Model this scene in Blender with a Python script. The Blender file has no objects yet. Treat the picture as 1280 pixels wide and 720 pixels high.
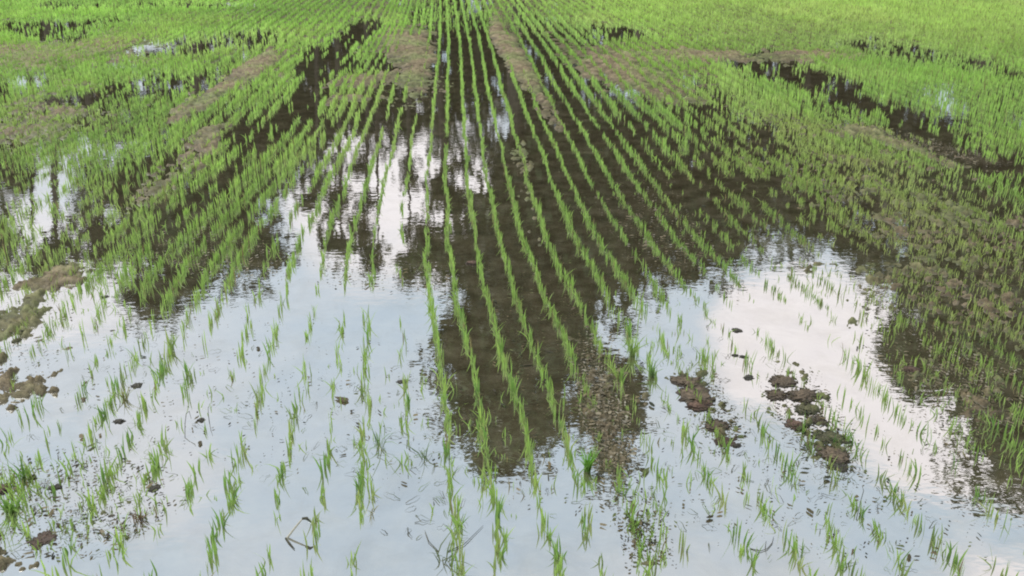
import bpy, math, random
import numpy as np
from mathutils import Vector, Euler

rng = np.random.default_rng(7)
random.seed(7)
C = bpy.context.scene.collection
SC = bpy.context.scene

# ------------------------------------------------------------------ camera numbers
CAM_H, F, HOR = 1.54, 1108.0, -120.0
P = math.atan((360 - HOR) / F)
SP, CP = math.sin(P), math.cos(P)

def to_ground(px, py):
    """photo measurement -> point on the field (metres)"""
    px = np.asarray(px, float); py = np.asarray(py, float)
    a = (px - 640) / F; b = (py - 360) / F
    t = CAM_H / (SP + b * CP)
    return a * t, (CP - b * SP) * t

def to_photo(x, y):
    """field point -> where it was measured in the photo (used to look up the field maps)"""
    z = np.maximum(y * CP + CAM_H * SP, 0.05)
    b = (-y * SP + CAM_H * CP) / z
    return 640 + F * x / z, 360 + F * b

def mirror_pt(px, py, D):
    """something seen mirrored in the water -> real position at distance D"""
    a = (px - 640) / F; b = (py - 360) / F
    t = D / (CP - b * SP)
    return a * t, (SP + b * CP) * t - CAM_H

# ------------------------------------------------------------------ noise
def hash2(ix, iy, seed):
    n = (ix.astype(np.int64) * 374761393 + iy.astype(np.int64) * 668265263 + seed * 974634777) & 0xFFFFFFFF
    n = ((n ^ (n >> 13)) * 1274126177) & 0xFFFFFFFF
    n = (n ^ (n >> 16)) & 0xFFFFFF
    return n / float(0xFFFFFF)

def vnoise(x, y, seed=0):
    ix = np.floor(x); iy = np.floor(y)
    fx = x - ix; fy = y - iy
    fx = fx * fx * (3 - 2 * fx); fy = fy * fy * (3 - 2 * fy)
    a = hash2(ix, iy, seed); b = hash2(ix + 1, iy, seed)
    c = hash2(ix, iy + 1, seed); d = hash2(ix + 1, iy + 1, seed)
    return (a + (b - a) * fx) * (1 - fy) + (c + (d - c) * fx) * fy

def fbm(x, y, seed=0, oct=4, gain=0.55):
    s = 0; amp = 1; tot = 0
    for i in range(oct):
        s = s + amp * vnoise(x * 2.03 ** i + 17.3 * i, y * 2.03 ** i - 9.1 * i, seed + i)
        tot += amp; amp *= gain
    return s / tot - 0.5           # about -0.35..0.35

def sstep(a, b, x):
    t = np.clip((x - a) / (b - a), 0, 1)
    return t * t * (3 - 2 * t)

def capsule(px, py, x1, y1, x2, y2, rx, ry, nz, soft=0.45):
    ax, ay, bx, by = x1 / rx, y1 / ry, x2 / rx, y2 / ry
    qx, qy = px / rx, py / ry
    dx, dy = bx - ax, by - ay
    L = dx * dx + dy * dy + 1e-9
    t = np.clip(((qx - ax) * dx + (qy - ay) * dy) / L, 0, 1)
    d = np.hypot(qx - ax - t * dx, qy - ay - t * dy)
    return 1 - sstep(1 - soft, 1 + soft, d + nz * 1.6)

# ------------------------------------------------------------------ field maps
# mud that rises to or above the water (x1,y1,x2,y2,rx,ry,lift in m)
MUD = [
    (512, 60, 522, 125, 22, 20, .042), (495, 100, 540, 112, 26, 14, .03),
    (620, 35, 640, 70, 5, 14, .042), (640, 70, 700, 155, 6, 14, .038), (650, 190, 672, 300, 12, 16, .03),
    (282, 162, 160, 262, 17, 11, .046), (340, 72, 215, 150, 12, 8, .046),
    (400, 105, 330, 150, 14, 7, .03), (445, 122, 420, 124, 34, 5, .04),
    (85, 338, -40, 440, 26, 20, .058), (38, 478, -30, 505, 50, 26, .058),
    (15, 705, -60, 720, 45, 26, .05),
    (130, 610, 60, 640, 130, 60, .024),
    (80, 140, 0, 170, 70, 30, .04), (120, 60, 30, 70, 80, 16, .03), (170, 330, 60, 330, 60, 16, .017),
    (722, 400, 752, 470, 24, 34, .027), (752, 470, 768, 575, 36, 34, .031), (775, 590, 812, 700, 24, 24, .022), (815, 706, 820, 712, 32, 12, .03),
    (1160, 230, 1300, 330, 110, 40, .036), (1100, 300, 1300, 410, 110, 46, .038), (960, 200, 1200, 330, 80, 40, .024), (1150, 460, 1250, 505, 45, 22, .032),
    (1100, 165, 1240, 215, 40, 8, .05), (960, 190, 1050, 230, 70, 30, .02), (1060, 300, 1180, 380, 60, 30, .02),
    (860, 70, 980, 72, 60, 6, .045), (860, 120, 980, 180, 60, 30, .026), (780, 80, 860, 130, 40, 16, .03),
    (760, 230, 850, 330, 26, 36, .016), (700, 330, 720, 400, 20, 26, .015), (860, 350, 930, 400, 40, 12, .012),
    (866, 468, 912, 550, 22, 14, .031), (985, 475, 1045, 575, 34, 18, .032), (920, 430, 950, 445, 26, 8, .018),
    (1060, 590, 1090, 600, 26, 8, .02), (300, 240, 215, 300, 26, 14, .014), (420, 100, 500, 104, 60, 8, .03),
    (330, 280, 250, 350, 30, 22, .013),
]
# open water between the plants (fewer and shorter plants, ground low)
POOL = [
    (462, 32, 375, 88, 16, 9, 1.), (395, 62, 380, 78, 12, 7, .9), (420, 78, 395, 98, 24, 14, .9), (500, 80, 400, 80, 20, 12, .8),
    (390, 118, 300, 172, 20, 12, .9), (470, 150, 370, 160, 40, 18, .6),
    (330, 175, 200, 310, 12, 10, .6), (350, 220, 250, 330, 12, 10, .4), (305, 190, 165, 285, 8, 7, .6),
    (560, 30, 590, 130, 55, 26, .35), (780, 36, 806, 44, 16, 5, 1.), (745, 32, 782, 48, 10, 4, .9),
    (660, 30, 700, 120, 16, 12, .4), (700, 30, 740, 45, 34, 9, .45), (870, 140, 960, 190, 40, 9, .6), (800, 150, 900, 190, 40, 8, .6), (920, 230, 1100, 330, 40, 10, .7), (860, 220, 1000, 330, 36, 10, .7), (715, 130, 830, 200, 22, 14, .55), (800, 200, 930, 300, 24, 22, .25),
    (950, 76, 1060, 122, 44, 14, .97), (1060, 125, 1165, 156, 44, 12, .9), (1165, 160, 1300, 235, 46, 11, .88), (1080, 54, 1280, 92, 50, 8, .75),
    (870, 100, 930, 122, 40, 8, .45), (1130, 215, 1290, 262, 40, 10, .6), (1200, 180, 1290, 215, 40, 9, .45),
    (30, 34, 60, 44, 56, 10, .9), (60, 30, 130, 26, 50, 8, .75), (100, 8, 240, 6, 80, 5, .7), (20, 4, 60, 2, 50, 3, .6),
    (200, 62, 300, 48, 60, 10, .85), (150, 70, 240, 62, 60, 7, .4), (30, 100, 170, 80, 26, 4, .5), (110, 124, 240, 98, 60, 11, .8),
    (20, 105, 60, 96, 26, 7, .6), (130, 130, 200, 112, 40, 10, .45), (260, 90, 330, 62, 16, 6, .6), (200, 110, 260, 100, 36, 10, .6),
    (20, 235, 80, 290, 70, 46, .7), (150, 240, 140, 280, 30, 40, .6), (0, 112, 4, 118, 10, 8, .9),
    (120, 160, 200, 200, 40, 20, .35),
    (430, 190, 380, 330, 60, 60, .55), (520, 160, 480, 330, 60, 60, .6), (605, 170, 605, 300, 22, 40, .4),
    (1070, 320, 1075, 345, 24, 14, .6), (960, 225, 965, 240, 16, 10, .7), (1065, 213, 1075, 216, 22, 5, .7), (1095, 250, 1098, 256, 10, 8, .6),
    (830, 330, 900, 370, 50, 20, .35), (1090, 400, 1240, 560, 40, 60, .35), (645, 0, 650, 16, 5, 8, .6),
]

def pools(px, py, nz):
    w = np.zeros_like(px)
    for a in POOL:
        w = np.maximum(w, a[6] * capsule(px, py, *a[:6], nz))
    return w

def muds(px, py, nz, soft=.45):
    w = np.zeros_like(px)
    for a in MUD:
        w = np.maximum(w, a[6] * capsule(px, py, *a[:6], nz, soft))
    return w

def open_water(px, py, nz):
    """1 on the broad mirror of water in the foreground"""
    edge = np.interp(px, [-200, 0, 100, 200, 330, 450, 530, 545, 600, 700, 740, 800, 860, 1000, 1100, 1120, 1200, 1280, 1500],
                     [320, 330, 350, 395, 350, 345, 350, 440, 560, 560, 420, 390, 370, 350, 370, 480, 540, 600, 700])
    return sstep(-14, 26, py - edge + nz * 60)

def ground_height(x, y):
    px, py = to_photo(x, y)
    nz = fbm(x * 3.1, y * 2.3, 11)
    h = np.full_like(x, -0.034)
    far = 1 - sstep(60, 150, py)
    h += .027 * far + .008 * (1 - sstep(180, 330, py))
    hz = nz * 1.1 + fbm(x * 11, y * 8, 12, 3) * 1.5
    mm = muds(px, py, hz, .8)
    h += mm * .78
    h -= .03 * pools(px, py, nz) * (py < 330)
    fade = 1 - sstep(6, 14, y)
    h += fbm(x * 9, y * 9, 31, 3) * .020
    h += fbm(x * 42, y * 42, 41, 3) * .020 * (.35 + .65 * fade)
    rough = sstep(.0, .03, mm)
    h += (np.abs(fbm(x * 24, y * 24, 51, 3)) * .075 - .006 + fbm(x * 70, y * 70, 52, 2) * .012) * rough
    return h

# ------------------------------------------------------------------ materials
def mat(name):
    m = bpy.data.materials.new(name); m.use_nodes = True
    nt = m.node_tree
    for n in list(nt.nodes): nt.nodes.remove(n)
    out = nt.nodes.new('ShaderNodeOutputMaterial')
    return m, nt, out

def N(nt, typ, **kw):
    n = nt.nodes.new(typ)
    for k, v in kw.items():
        if k in n.inputs: n.inputs[k].default_value = v
        else: setattr(n, k, v)
    return n

def ramp(nt, fac, stops):
    r = nt.nodes.new('ShaderNodeValToRGB')
    el = r.color_ramp.elements
    while len(el) < len(stops): el.new(.5)
    for e, (p, c) in zip(el, stops):
        e.position = p; e.color = (c[0], c[1], c[2], 1)
    nt.links.new(fac, r.inputs[0])
    return r.outputs[0]

def mud_material():
    m, nt, out = mat('wet_mud')
    L = nt.links.new
    geo = N(nt, 'ShaderNodeNewGeometry')
    n1 = N(nt, 'ShaderNodeTexNoise', Scale=14.0, Detail=8.0, Roughness=.65); L(geo.outputs['Position'], n1.inputs['Vector'])
    n2 = N(nt, 'ShaderNodeTexNoise', Scale=120.0, Detail=5.0, Roughness=.7); L(geo.outputs['Position'], n2.inputs['Vector'])
    n3 = N(nt, 'ShaderNodeTexNoise', Scale=1.6, Detail=3.0); L(geo.outputs['Position'], n3.inputs['Vector'])
    c = ramp(nt, n1.outputs[0], [(.3, (.10, .078, .045)), (.5, (.22, .175, .11)), (.68, (.36, .30, .205))])
    g = ramp(nt, n2.outputs[0], [(.35, (.55, .55, .5)), (.6, (1.25, 1.2, 1.1))])
    mx = N(nt, 'ShaderNodeMix', data_type='RGBA', blend_type='MULTIPLY'); mx.inputs[0].default_value = .9
    L(c, mx.inputs[6]); L(g, mx.inputs[7])
    alg = ramp(nt, n3.outputs[0], [(.42, (0, 0, 0)), (.62, (1, 1, 1))])
    mg = N(nt, 'ShaderNodeMix', data_type='RGBA'); L(alg, mg.inputs[0]); L(mx.outputs[2], mg.inputs[6])
    gr = ramp(nt, n1.outputs[0], [(.35, (.09, .10, .035)), (.62, (.27, .29, .12))]); L(gr, mg.inputs[7])
    sx = N(nt, 'ShaderNodeSeparateXYZ'); L(geo.outputs['Position'], sx.inputs[0])
    wet = N(nt, 'ShaderNodeMapRange', clamp=True); L(sx.outputs[2], wet.inputs[0])
    wet.inputs[1].default_value = .0; wet.inputs[2].default_value = .022
    wet.inputs[3].default_value = .55; wet.inputs[4].default_value = 1.05
    mw = N(nt, 'ShaderNodeMix', data_type='RGBA', blend_type='MULTIPLY'); mw.inputs[0].default_value = 1
    L(mg.outputs[2], mw.inputs[6]); L(wet.outputs[0], mw.inputs[7])
    b = N(nt, 'ShaderNodeBsdfPrincipled'); L(mw.outputs[2], b.inputs['Base Color'])
    rr = N(nt, 'ShaderNodeMapRange', clamp=True); L(sx.outputs[2], rr.inputs[0])
    rr.inputs[1].default_value = .0; rr.inputs[2].default_value = .02; rr.inputs[3].default_value = .45; rr.inputs[4].default_value = .75
    L(rr.outputs[0], b.inputs['Roughness']); b.inputs['Specular IOR Level'].default_value = .3
    bp = N(nt, 'ShaderNodeBump', Strength=.7, Distance=.006); L(n2.outputs[0], bp.inputs['Height']); L(bp.outputs[0], b.inputs['Normal'])
    L(b.outputs[0], out.inputs[0])
    return m

def water_material():
    m, nt, out = mat('muddy_water')
    L = nt.links.new
    geo = N(nt, 'ShaderNodeNewGeometry')
    mp = N(nt, 'ShaderNodeMapping'); L(geo.outputs['Position'], mp.inputs[0]); mp.inputs['Scale'].default_value = (.8, 1.5, 1)
    n1 = N(nt, 'ShaderNodeTexNoise', Scale=22.0, Detail=2.0, Roughness=.5); L(mp.outputs[0], n1.inputs['Vector'])
    n2 = N(nt, 'ShaderNodeTexNoise', Scale=3.0, Detail=2.0, Roughness=.5); L(geo.outputs['Position'], n2.inputs['Vector'])
    n4 = N(nt, 'ShaderNodeTexNoise', Scale=1.1, Detail=2.0); L(geo.outputs['Position'], n4.inputs['Vector'])
    amp = N(nt, 'ShaderNodeMapRange', clamp=True); L(n4.outputs[0], amp.inputs[0])
    amp.inputs[1].default_value = .4; amp.inputs[2].default_value = .65; amp.inputs[3].default_value = .08; amp.inputs[4].default_value = .17
    b1 = N(nt, 'ShaderNodeBump', Distance=.0016); L(n1.outputs[0], b1.inputs['Height']); L(amp.outputs[0], b1.inputs['Strength'])
    b2 = N(nt, 'ShaderNodeBump', Strength=.4, Distance=.002); L(n2.outputs[0], b2.inputs['Height']); L(b1.outputs[0], b2.inputs['Normal'])
    gl = N(nt, 'ShaderNodeBsdfGlossy', Roughness=.012); gl.inputs['Color'].default_value = (.93, .95, .97, 1)
    L(b2.outputs[0], gl.inputs['Normal'])
    n3 = N(nt, 'ShaderNodeTexNoise', Scale=9.0, Detail=8.0, Roughness=.7); L(geo.outputs['Position'], n3.inputs['Vector'])
    c = ramp(nt, n3.outputs[0], [(.3, (.10, .082, .047)), (.5, (.18, .15, .09)), (.7, (.29, .25, .165))])
    df = N(nt, 'ShaderNodeBsdfDiffuse'); L(c, df.inputs['Color'])
    lw = N(nt, 'ShaderNodeLayerWeight', Blend=.5)
    fr = N(nt, 'ShaderNodeMapRange', clamp=True); L(lw.outputs['Facing'], fr.inputs[0])
    fr.inputs[1].default_value = .0; fr.inputs[2].default_value = .9; fr.inputs[3].default_value = .60; fr.inputs[4].default_value = .86
    silt = N(nt, 'ShaderNodeMapRange', clamp=True); ns_ = N(nt, 'ShaderNodeTexNoise', Scale=4.5, Detail=9.0, Roughness=.72, Distortion=.6)
    L(geo.outputs['Position'], ns_.inputs['Vector']); L(ns_.outputs[0], silt.inputs[0])
    silt.inputs[1].default_value = .46; silt.inputs[2].default_value = .74; silt.inputs[3].default_value = 1.0; silt.inputs[4].default_value = .84
    fm = N(nt, 'ShaderNodeMath', operation='MULTIPLY'); L(fr.outputs[0], fm.inputs[0]); L(silt.outputs[0], fm.inputs[1])
    mx = N(nt, 'ShaderNodeMixShader'); L(fm.outputs[0], mx.inputs[0]); L(df.outputs[0], mx.inputs[1]); L(gl.outputs[0], mx.inputs[2])
    L(mx.outputs[0], out.inputs[0])
    return m

def leaf_material(name, trans=.35, gain=1.0, rough=.45, objvar=False):
    m, nt, out = mat(name)
    L = nt.links.new
    at = N(nt, 'ShaderNodeAttribute', attribute_name='tint')
    col = at.outputs['Color']
    hs = N(nt, 'ShaderNodeHueSaturation'); hs.inputs['Value'].default_value = gain
    L(col, hs.inputs['Color'])
    if objvar:
        oi = N(nt, 'ShaderNodeObjectInfo')
        mr = N(nt, 'ShaderNodeMapRange'); L(oi.outputs['Random'], mr.inputs[0]); mr.inputs[3].default_value = .75 * gain; mr.inputs[4].default_value = 1.2 * gain
        L(mr.outputs[0], hs.inputs['Value'])
        m2 = N(nt, 'ShaderNodeMapRange'); L(oi.outputs['Random'], m2.inputs[0]); m2.inputs[3].default_value = .515; m2.inputs[4].default_value = .48
        L(m2.outputs[0], hs.inputs['Hue'])
    b = N(nt, 'ShaderNodeBsdfPrincipled', Roughness=rough); L(hs.outputs[0], b.inputs['Base Color'])
    tr = N(nt, 'ShaderNodeBsdfTranslucent'); L(hs.outputs[0], tr.inputs['Color'])
    mx = N(nt, 'ShaderNodeMixShader'); mx.inputs[0].default_value = trans
    L(b.outputs[0], mx.inputs[1]); L(tr.outputs[0], mx.inputs[2]); L(mx.outputs[0], out.inputs[0])
    return m

def simple_material(name, c1, c2, scale=60, rough=.7, bump=.004, wetrim=False):
    m, nt, out = mat(name)
    L = nt.links.new
    tc = N(nt, 'ShaderNodeTexCoord')
    n = N(nt, 'ShaderNodeTexNoise', Scale=scale, Detail=7.0, Roughness=.65); L(tc.outputs['Object'], n.inputs['Vector'])
    c = ramp(nt, n.outputs[0], [(.35, c1), (.65, c2)])
    b = N(nt, 'ShaderNodeBsdfPrincipled', Roughness=rough)
    if wetrim:
        geo = N(nt, 'ShaderNodeNewGeometry'); sx = N(nt, 'ShaderNodeSeparateXYZ'); L(geo.outputs['Position'], sx.inputs[0])
        wm = N(nt, 'ShaderNodeMapRange', clamp=True); L(sx.outputs[2], wm.inputs[0])
        wm.inputs[1].default_value = .002; wm.inputs[2].default_value = .014; wm.inputs[3].default_value = .35; wm.inputs[4].default_value = 1.15
        mw = N(nt, 'ShaderNodeMix', data_type='RGBA', blend_type='MULTIPLY'); mw.inputs[0].default_value = 1
        L(c, mw.inputs[6]); L(wm.outputs[0], mw.inputs[7]); c = mw.outputs[2]
        wr = N(nt, 'ShaderNodeMapRange', clamp=True); L(sx.outputs[2], wr.inputs[0])
        wr.inputs[1].default_value = .002; wr.inputs[2].default_value = .012; wr.inputs[3].default_value = .4; wr.inputs[4].default_value = rough
        L(wr.outputs[0], b.inputs['Roughness'])
    L(c, b.inputs['Base Color'])
    bp = N(nt, 'ShaderNodeBump', Strength=.8, Distance=bump); L(n.outputs[0], bp.inputs['Height']); L(bp.outputs[0], b.inputs['Normal'])
    L(b.outputs[0], out.inputs[0])
    return m

M_MUD = mud_material()
M_WATER = water_material()
M_BLADE = leaf_material('seedling_blade', .4, 1.0, .5)
M_TUFT = leaf_material('seedling_tuft_blade', .4, 1.0, .5, objvar=True)
M_TREE = leaf_material('tree_leaf', .25, 1.0, .6)
M_BARK = simple_material('bark', (.035, .028, .02), (.11, .09, .07), 8, .9, .02)
M_CLOD = simple_material('clod_mud', (.07, .05, .03), (.24, .175, .115), 4, .75, .006, True)
M_CLODRED = simple_material('clod_red_mud', (.085, .045, .03), (.24, .145, .10), 4, .75, .006, True)
M_CLODDARK = simple_material('clod_dark_mud', (.022, .02, .015), (.08, .07, .05), 4, .5, .006)
M_MOSS = simple_material('clod_moss', (.05, .06, .018), (.22, .20, .10), 5, .85, .006, True)
M_STRAW = simple_material('dry_straw', (.4, .36, .27), (.72, .68, .58), 40, .6, .001)
M_DARKSTALK = simple_material('dark_stalk', (.03, .032, .022), (.09, .085, .05), 40, .6, .001)

# ------------------------------------------------------------------ mesh helpers
def mesh_from(name, verts, loops, counts, mat_, colors=None, smooth=False):
    me = bpy.data.meshes.new(name)
    me.vertices.add(len(verts)); me.vertices.foreach_set('co', verts.astype(np.float32).ravel())
    me.loops.add(len(loops)); me.loops.foreach_set('vertex_index', loops.astype(np.int32))
    starts = np.concatenate([[0], np.cumsum(counts)[:-1]]).astype(np.int32)
    me.polygons.add(len(counts)); me.polygons.foreach_set('loop_start', starts)
    try: me.polygons.foreach_set('loop_total', counts.astype(np.int32))
    except Exception: pass
    if smooth: me.polygons.foreach_set('use_smooth', np.ones(len(counts), bool))
    me.update(calc_edges=True)
    if colors is not None:
        a = me.color_attributes.new('tint', 'FLOAT_COLOR', 'POINT')
        a.data.foreach_set('color', colors.astype(np.float32).ravel())
    me.materials.append(mat_)
    return me

def link(name, me, parent=None, **props):
    o = bpy.data.objects.new(name, me); C.objects.link(o)
    if parent: o.parent = parent
    for k, v in props.items(): o[k] = v
    return o

def empty(name, loc, **props):
    o = bpy.data.objects.new(name, None); C.objects.link(o); o.location = loc
    o.empty_display_size = .1
    for k, v in props.items(): o[k] = v
    return o

# ------------------------------------------------------------------ ground and water
def grid_mesh(name, X, Y, Z, m):
    r, c = X.shape
    v = np.stack([X, Y, Z], -1).reshape(-1, 3)
    i = np.arange(r * c).reshape(r, c)
    q = np.stack([i[:-1, :-1], i[:-1, 1:], i[1:, 1:], i[1:, :-1]], -1).reshape(-1)
    return mesh_from(name, v, q, np.full((r - 1) * (c - 1), 4), m, smooth=True)

nY = 760
Ys = np.concatenate([[-200, -20, -3, 0, .6], 1.2 * (30 / 1.2) ** (np.arange(nY) / (nY - 1)), [45, 80, 200, 600, 1500]])
ts = np.linspace(-1, 1, 821)
half = np.maximum(np.abs(Ys) * .78, 1.1) + .4
half[:3] = [900, 60, 8]; half[3:5] = [4, 2.5]; half[-4:] = [250, 500, 1000, 1600]
X = ts[None, :] * half[:, None]; Y = np.repeat(Ys[:, None], len(ts), 1)
Z = ground_height(X, np.maximum(Y, .8))
edge = (np.abs(ts)[None, :] > .985) | (Y < 1.0) | (Y > 31)
Z = np.where(edge, -.03, Z)
link('ground', grid_mesh('ground', X, Y, Z, M_MUD), kind='structure', label='wet brown mud of the flooded field')
wX = np.array([[-900, 900], [-900, 900]], float); wY = np.array([[-200, -200], [60, 60]], float)
link('water', grid_mesh('water', wX, wY, np.zeros((2, 2)), M_WATER), kind='structure', label='still muddy flood water mirroring sky and trees')

# ------------------------------------------------------------------ planted rows
SPC = .0744
CY = [-130, -40, 0, 40, 60, 100, 140, 170, 220, 290, 330, 370, 490, 600, 700, 1000]
CC = [.17, .11, .08, .05, .035, .0, -.02, -.03, -.045, -.05, -.045, -.035, -.012, -.004, 0, 0]
LY = [-130, 0, 40, 100, 180, 230, 290, 330, 400, 700]
LC = [.2, .17, .16, .12, .12, .07, .02, 0, 0, 0]

def row_ground(u0, py):
    wl = sstep(-.25, -.62, u0) if False else np.clip((-.25 - u0) / .37, 0, 1)
    u = u0 + np.interp(py, CY, CC) + wl * np.interp(py, LY, LC)
    px = 535 + u * (py + 120)
    return to_ground(px, py)

tx, ty, tdx, tdy, trow = [], [], [], [], []
pys = np.concatenate([np.arange(-22, 60, 1.), np.arange(60, 300, 3.), np.arange(300, 800, 8.)])[::-1]
STEP = .029
for k in range(-78, 96):
    u0 = .116 + SPC * k + random.uniform(-.007, .007)
    gx, gy = row_ground(u0, pys)
    seg = np.hypot(np.diff(gx), np.diff(gy)); s = np.concatenate([[0], np.cumsum(seg)])
    n = int(s[-1] / STEP)
    st = (np.arange(n) + rng.uniform(-.35, .35, n)) * STEP
    x = np.interp(st, s, gx); y = np.interp(st, s, gy)
    dx = np.interp(st + .05, s, gx) - np.interp(st - .05, s, gx); dy = np.interp(st + .05, s, gy) - np.interp(st - .05, s, gy)
    l = np.hypot(dx, dy) + 1e-9
    wob = (vnoise(st * 2.2, np.full(n, k * 3.7), 5) - .5) * .020 + (vnoise(st * 9, np.full(n, k * 1.7), 6) - .5) * .008
    x = x + wob * dy / l; y = y - wob * dx / l
    tx.append(x); ty.append(y); tdx.append(dx / l); tdy.append(dy / l); trow.append(np.full(n, k))
tx, ty, tdx, tdy, trow = map(np.concatenate, (tx, ty, tdx, tdy, trow))
px, py = to_photo(tx, ty)
ok = (px > -230) & (px < 1510) & (py < 800)
tx, ty, tdx, tdy, trow, px, py = [a[ok] for a in (tx, ty, tdx, tdy, trow, px, py)]

nz = fbm(tx * 3.1, ty * 2.3, 11)
ow = open_water(px, py, nz)
pl = pools(px, py, nz)
md = muds(px, py, nz)
dens = 1.0 - .45 * ow
dens *= 1 - .86 * pl
dens *= 1 - .5 * sstep(.028, .044, md)
# named thin and bare stretches
right_mid = capsule(px, py, 980, 240, 1280, 400, 170, 90, nz)
dens *= 1 - .18 * right_mid
dark_lane = capsule(px, py, 680, 180, 900, 360, 90, 60, nz)
dens *= 1 - .15 * dark_lane
left_pool = capsule(px, py, 20, 200, 120, 300, 110, 70, nz)
# clumpy presence along a row
cl = vnoise(tx * 6 + trow * 13.1, ty * 6, 21) * .5 + rng.random(len(tx)) * .5
rowgain = np.where(py > 110, .75 + .95 * hash2(trow, trow * 0 + 3, 77) ** .8, .95 + .3 * hash2(trow, trow * 0 + 3, 77))
STRONG = {-7: .7, -6: 1.15, -5: 1.05, -4: .95, -3: 1.15, -2: .75, -1: 1.0, 0: 1.35, 1: 1.3, 2: 1.2, 3: 1.3, 4: .45, 5: 1.0, 6: 1.2, 7: 1.1, 8: .9, 9: 1.15, 10: .75, 11: 1.05, 12: .6, 13: 1.0, 14: .9}
rg = np.array([STRONG.get(int(k), 0) for k in trow]); rowgain = np.where((rg > 0) & (py > 250), rg, rowgain)
rowgain = np.where((py > 250) & (py < 580) & (trow >= -1) & (trow <= 4) & (trow != 99), np.maximum(rowgain, 1.3), rowgain)
LANE = {4: 1.2, 5: 1.35, 6: 1.6, 7: .95, 8: 1.3, 9: .85, 10: 1.3, 11: .9, 12: 1.3, 13: .9, 14: 1.2, 15: 1.0}
lg = np.array([LANE.get(int(k), 0) for k in trow]); rowgain = np.where((lg > 0) & (py > 160) & (py < 385), lg, rowgain)
presence = dens * rowgain
keep = cl < .15 + .70 * presence
tx, ty, tdx, tdy, trow, px, py, nz, ow, pl, md, presence, right_mid = [a[keep] for a in (tx, ty, tdx, tdy, trow, px, py, nz, ow, pl, md, presence, right_mid)]
# scattered plants off the rows
jit = np.where(ow > .5, .008, .005) + .003 * right_mid
tx = tx + rng.normal(0, 1, len(tx)) * jit; ty = ty + rng.normal(0, 1, len(tx)) * jit
# self-sown tufts between rows, mostly on the muddy margins
def scatter(n, x1, y1, x2, y2, rx, ry):
    t = rng.uniform(0, 1, n)
    r = np.sqrt(rng.uniform(0, 1, n)); a = rng.uniform(0, 6.283, n)
    return x1 + (x2 - x1) * t + rx * r * np.cos(a), y1 + (y2 - y1) * t + ry * r * np.sin(a)
spec = [(110, 130, 610, 40, 650, 150, 80), (60, 20, 600, 0, 640, 26, 40), (600, 1000, 230, 1280, 400, 160, 80), (450, 40, 210, 110, 310, 70, 60),
        (120, 170, 350, 60, 360, 90, 40), (700, 980, 200, 1280, 400, 150, 80), (900, 860, 130, 1080, 210, 120, 50), (150, 830, 220, 1000, 330, 80, 60), (220, 1140, 430, 1270, 560, 60, 50),
        (60, 800, 400, 900, 470, 60, 40), (130, 300, 470, 900, 640, 300, 70), (600, 40, 130, 200, 160, 130, 40), (40, 800, 600, 815, 700, 26, 30)]
spec += [(6500, -60, 60, 330, 50, 150, 60), (9000, 900, 50, 1340, 50, 160, 55), (4200, 380, 20, 900, 15, 60, 22), (900, -20, 160, 120, 180, 120, 40), (1500, 960, 170, 1300, 220, 120, 60), (500, 0, 240, 160, 310, 90, 40)]
sx_, sy_ = [], []
for s_ in spec:
    a, b = scatter(*s_); sx_.append(a); sy_.append(b)
sx_, sy_ = np.concatenate(sx_), np.concatenate(sy_)
wx, wy = to_ground(sx_, sy_)
wkeep = rng.random(len(wx)) > 1.25 * pools(sx_, sy_, fbm(wx * 3.1, wy * 2.3, 11))
sx_, sy_, wx, wy = sx_[wkeep], sy_[wkeep], wx[wkeep], wy[wkeep]
nn = len(wx)
def cat(a, b): return np.concatenate([a, b])
wnz = fbm(wx * 3.1, wy * 2.3, 11)
is_weed = cat(np.zeros(len(tx), bool), np.ones(nn, bool))
tx, ty, tdx, tdy, trow = cat(tx, wx), cat(ty, wy), cat(tdx, np.zeros(nn)), cat(tdy, np.ones(nn)), cat(trow, np.full(nn, 999))
ow = cat(ow, open_water(sx_, sy_, wnz)); pl = cat(pl, pools(sx_, sy_, wnz)); md = cat(md, muds(sx_, sy_, wnz)); nz = cat(nz, wnz)
presence = cat(presence, np.full(nn, .5))
px, py = to_photo(tx, ty)
NT = len(tx)

# size, vigour and colour of every tuft
big = fbm(tx * .55, ty * .35, 61, 3)
small = fbm(tx * 6, ty * 6, 62, 2)
hgt = .064 + .035 * big + .03 * small + rng.normal(0, .011, NT)
hgt *= 1 - .10 * ow; hgt *= 1 - .22 * sstep(.02, .045, md); hgt = np.where(is_weed, hgt * rng.uniform(.45, .95, NT), hgt)
hgt *= 1 + .12 * (1 - sstep(40, 200, py))
hgt *= 1 - .25 * capsule(px, py, 1000, 240, 1300, 420, 170, 95, nz) - .0
hgt *= 1 - .25 * sstep(.3, .8, pl)
hgt *= 1 - .22 * capsule(px, py, 580, 50, 600, 300, 150, 90, nz)
hgt = np.where(is_weed & (py < 130), hgt * 1.5, hgt)
hgt *= 1 - .3 * capsule(px, py, 700, 190, 900, 350, 70, 60, nz)
hgt = np.clip(hgt, .035, .17)
nb = np.where(py > 360, rng.integers(2, 7, NT), np.where(py > 150, rng.integers(4, 8, NT), rng.integers(4, 7, NT)))
nb = np.where(is_weed, np.maximum(2, nb // 2), nb)
tone = np.clip(.5 + big * 1.1 + small * .6 + rng.normal(0, .10, NT), 0, 1)
yell = sstep(620, 1050, px + (60 - py) * 3) * (1 - sstep(40, 90, py)) * .6
big2 = fbm(tx * .9 + 5, ty * .45, 91, 3)
yell = np.clip(yell + .30 * sstep(.04, .2, big2) * (1 - ow) + .5 * sstep(.02, .045, md) + .25 * rng.random(NT) * ow, 0, 1)
c_dark = np.array([.16, .29, .065]); c_lite = np.array([.32, .52, .11]); c_yel = np.array([.44, .50, .19])
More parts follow.
